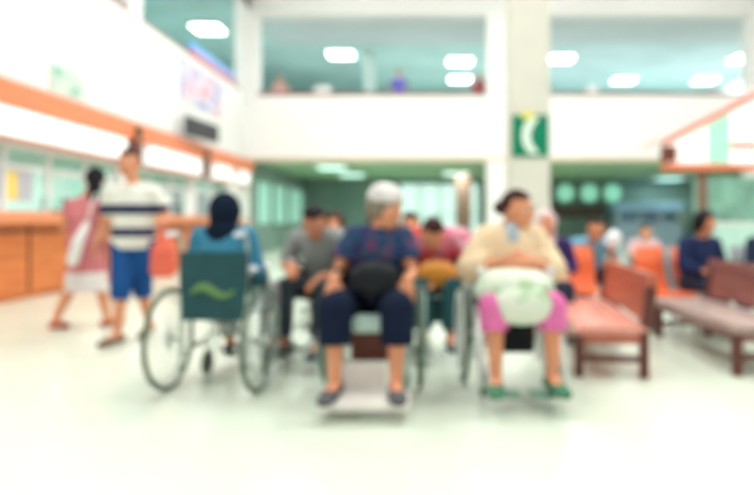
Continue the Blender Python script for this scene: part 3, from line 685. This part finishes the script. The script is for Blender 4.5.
# ------------------------------------------------------------------ benches
def bench(label, loc, rz, L, wood_, seat_, legm, w=.45, sz=.33, bz=.70):
    t = thing('wooden_bench', label, 'bench', loc, rz)
    s = MB(); n = 6
    for k in range(n): s.box(.0+k*w/n+.004, (k+1)*w/n-.004, 0, L, sz-.03, sz)
    s.box(.01, w-.01, .02, L-.02, sz-.06, sz-.03); s.build('seat', seat_, t, .004)
    ncol = M.Translation((w, 0, sz)) @ M.Rotation(R(7), 4, 'Y')
    b = MB(); b.box(-.02, .02, .02, L-.02, .02, bz-sz-.07, ncol); b.box(-.035, .03, -.01, L+.01, bz-sz-.08, bz-sz, ncol)
    b.build('backrest', wood_, t, .006)
    for y in (.04, L-.04):
        for x, h in ((.03, sz-.06), (w-.01, sz-.03)):
            m = MB().box(x-.028, x+.028, y-.028, y+.028, 0, h)
            if x > .2: m.box(-.03, .035, y-.03, y+.03, -.02, bz-sz-.08, ncol)
            m.build('leg', legm, t, .004)
        B(.03, w-.02, y-.012, y+.012, .10, .14).build('stretcher', legm, t)
        B(.02, w, y-.02, y+.02, sz-.11, sz-.06).build('end_rail', wood_, t)
    B(.02, .045, .05, L-.05, sz-.10, sz-.06).build('apron', wood_, t)
    return t
bench('red brown wooden bench with a pink shine painted on its seat next to the woman in cream', (.93, 3.98, 0), -6, 1.6, REDW, REDL, LEGW, bz=.67)
bench('dark plum wooden bench with a greyish seat at the right edge', (1.97, 4.0, 0), 0, 1.45, DKW, DKL, LEGW, w=.47, bz=.68)

def orange_chair(label, loc, rz, m=ORP, name='plastic_chair', sz=.36):
    t = thing(name, label, 'chair', loc, rz)
    s = MB(); pts = [(0, -.42, sz-.02), (0, -.38, sz), (0, -.05, sz-.02), (0, .0, sz+.02), (0, .06, sz+.20), (0, .09, sz+.40)]
    s.tube(pts, [(.20, .012), (.22, .014), (.22, .014), (.22, .016), (.22, .014), (.20, .012)], 16, V((1, 0, 0)))
    s.build('seat_shell', m, t)
    for sx in (-1, 1):
        for y0, y1 in ((-.34, -.38), (-.06, .0)):
            MB().tube([(sx*.16, y0, sz-.02), (sx*.19, y1, 0)], .012, 8).build('leg', DARKG, t)
    return t
def at(px_, Y, z=0): return ((px_-430)/F*Y, Y, z)
orange_chair('orange plastic chair glimpsed over the far end of the red brown bench', at(574, 6.1), 0)
orange_chair('orange plastic chair between the two wooden benches', at(659, 5.9), 0)
orange_chair('grey plastic chair under the person in purple', at(543, 5.75), -5, GRY)
orange_chair('grey plastic chair under the person in the navy jacket', at(686, 5.95), 22, GRY)
orange_chair('grey plastic chair under the person in light blue', at(585, 6.7), 0, GRY)
orange_chair('grey plastic chair under the person in pale pink far back', at(640, 9.2), 0, GRY)
orange_chair('grey plastic chair under the person at the right edge', at(752, 6.2), 20, GRY)
orange_chair('grey plastic chair under the masked person', at(339, 6.4), 0, GRY)
orange_chair('grey plastic chair under the person in brownish red', at(409, 6.6), 0, GRY)
def sitter(label, px_, Y, rz, top, hair=HAIRK, skin=SKIN, lean=.08, hs='short', bottom=(.03, .04, .07), seat=.37, yaw=0, **k):
    return person(label, at(px_, Y), rz, seat_pose(lean=lean, seat=seat, foot=.085, knee=.46, yaw=yaw, pitch=10, arms=k.pop('arms', None)),
        dict(skin=skin, hair=hs, hairm=hair, top=dict(m=top, sleeve=k.pop('sleeve', .9)), bottom=dict(m=cloth('dark_trousers', bottom), len=1.9), shoes=DARKG, **k), vox=.012)
sitter('person in a navy jacket sitting beyond the far end of the plum wooden bench', 686, 5.95, 22, cloth('navy_jacket', (.02, .03, .09)), lean=.06, sleeve=1.8, skin=SKINB, hs='bob')
sitter('person in dark purple with a pale pink head scarf behind the woman in cream', 543, 5.75, -5, cloth('purple_cloth', (.05, .03, .13)), cloth('pale_pink_scarf', (.80, .60, .60)), hs='scarf', lean=.1, sleeve=1.8)
sitter('person in a light blue shirt sitting behind the red brown bench', 585, 6.7, 0, cloth('light_blue_cloth', (.22, .50, .68)), lean=.22, skin=SKINB, arms=[((-.235, -.30, .60), (-.15, -.44, .56), (.1, -.8, -.45), (0, -.2, -1), .5), ((.235, -.34, .62), (.13, -.54, .68), (0, -.3, 1), (0, -1, -.3), .8)])
sitter('person in a pale pink top sitting far back right of the light blue shirt', 640, 9.2, 0, cloth('pale_pink_cloth', (.75, .50, .52)), lean=.1)
sitter('person in dark clothes cut by the right edge of the photo', 752, 6.2, 20, cloth('dark_blue_cloth', (.02, .03, .06)), lean=.06, sleeve=1.8, hs='bob')
sitter('person in a white shirt and white face mask sitting behind the man in grey', 339, 6.4, 0, cloth('white_shirt_cloth', (.80, .78, .76)), lean=.08, mask=mat('white_mask', (.85, .83, .82), .7), hs='bob', hair=HAIRR)
sitter('person in a brownish red top sitting behind the grey haired woman', 411, 6.6, 0, cloth('brown_red_cloth', (.45, .10, .06)), lean=.08)
o = MB().ell((0, 0, 0), (.085, .06, .09), None, 16, 12).ell((0, 0, .08), (.02, .02, .03)).remesh('white_blob', mat('white_blob_gloss', (.92, .97, .98), .3, emis=(.9, 1, 1), es=0), None, .01)  # made-up white blob in place of an unidentified bright spot
o.location = ((585-430)/F*6.7+.125, 6.08, .825); tag(o, 'small added white blob by the hand of the person in the light blue shirt', 'bag')
for o in list(bpy.data.objects):
    l = o.get('label', '')
    if 'pale pink top' in l or 'person in pale pink far back' in l : o.scale = (.88,)*3
# gallery people
def stander(label, x, y, rz, top, skin=SKIN, hair=HAIRK):
    return person(label, (x, y, 4.25), rz, dict(pelvis=(0, 0, .88), chest=(0, 0, 1.14), neck=(0, 0, 1.36), head=(0, -.02, 1.50),
        arms=[((-.26, -.06, 1.1), (-.18, -.25, 1.08), (.2, -.9, 0), (0, 0, -1), .4), ((.26, -.06, 1.1), (.18, -.25, 1.08), (-.2, -.9, 0), (0, 0, -1), .4)],
        legs=[((-.09, 0, .47), (-.09, .02, .085), (0, -1, 0)), ((.09, 0, .47), (.09, .02, .085), (0, -1, 0))]),
        dict(skin=skin, hair='short', hairm=hair, top=dict(m=top, sleeve=.8, e=.03), bottom=dict(m=cloth('slate_trousers', (.05, .05, .08)), len=1.9), shoes=DARKG), vox=.014)
stander('person in a violet blue shirt standing at the gallery rail', (399-430)/F*19.9, 19.9, 0, cloth('violet_blue_cloth', (.16, .16, .62)))
stander('person in pale pink standing deeper in the gallery', (280-430)/F*20.6, 20.6, 20, cloth('dusty_pink_cloth', (.70, .42, .38)))
stander('person in dark red at the right end of the left gallery opening', (479-430)/F*20.2, 20.2, -20, cloth('dark_red_cloth', (.45, .10, .12)))
for i, (x, w_) in enumerate(((323, .5), (592, .3))):
    tag(B(-w_/2, w_/2, -.1, .1, 0, .2).build('storage_box', WHITE, None, .02), ['white box standing on the gallery rail left of the violet shirt', 'small white box on the gallery rail right of the pillar'][i], 'box').location = ((x-430)/F*19.1, 19.12, 4.97)

# ------------------------------------------------------------------ world and render look
wd = bpy.data.worlds.new('world'); S.world = wd; wd.use_nodes = True
bg = wd.node_tree.nodes['Background']; bg.inputs[0].default_value = (1, 1, 1, 1); bg.inputs[1].default_value = .45
area(2, -3.4, 4.2, 14, 6, 150, (1, .99, .96), R(90))  # added fill behind the camera that brightens the foreground, no lamp there
S.view_settings.view_transform = 'Standard'; S.view_settings.look = 'None'; S.view_settings.gamma = 1; S.view_settings.exposure = -.22
S.cycles.use_denoising = True; S.cycles.max_bounces = 8; S.cycles.sample_clamp_indirect = 6
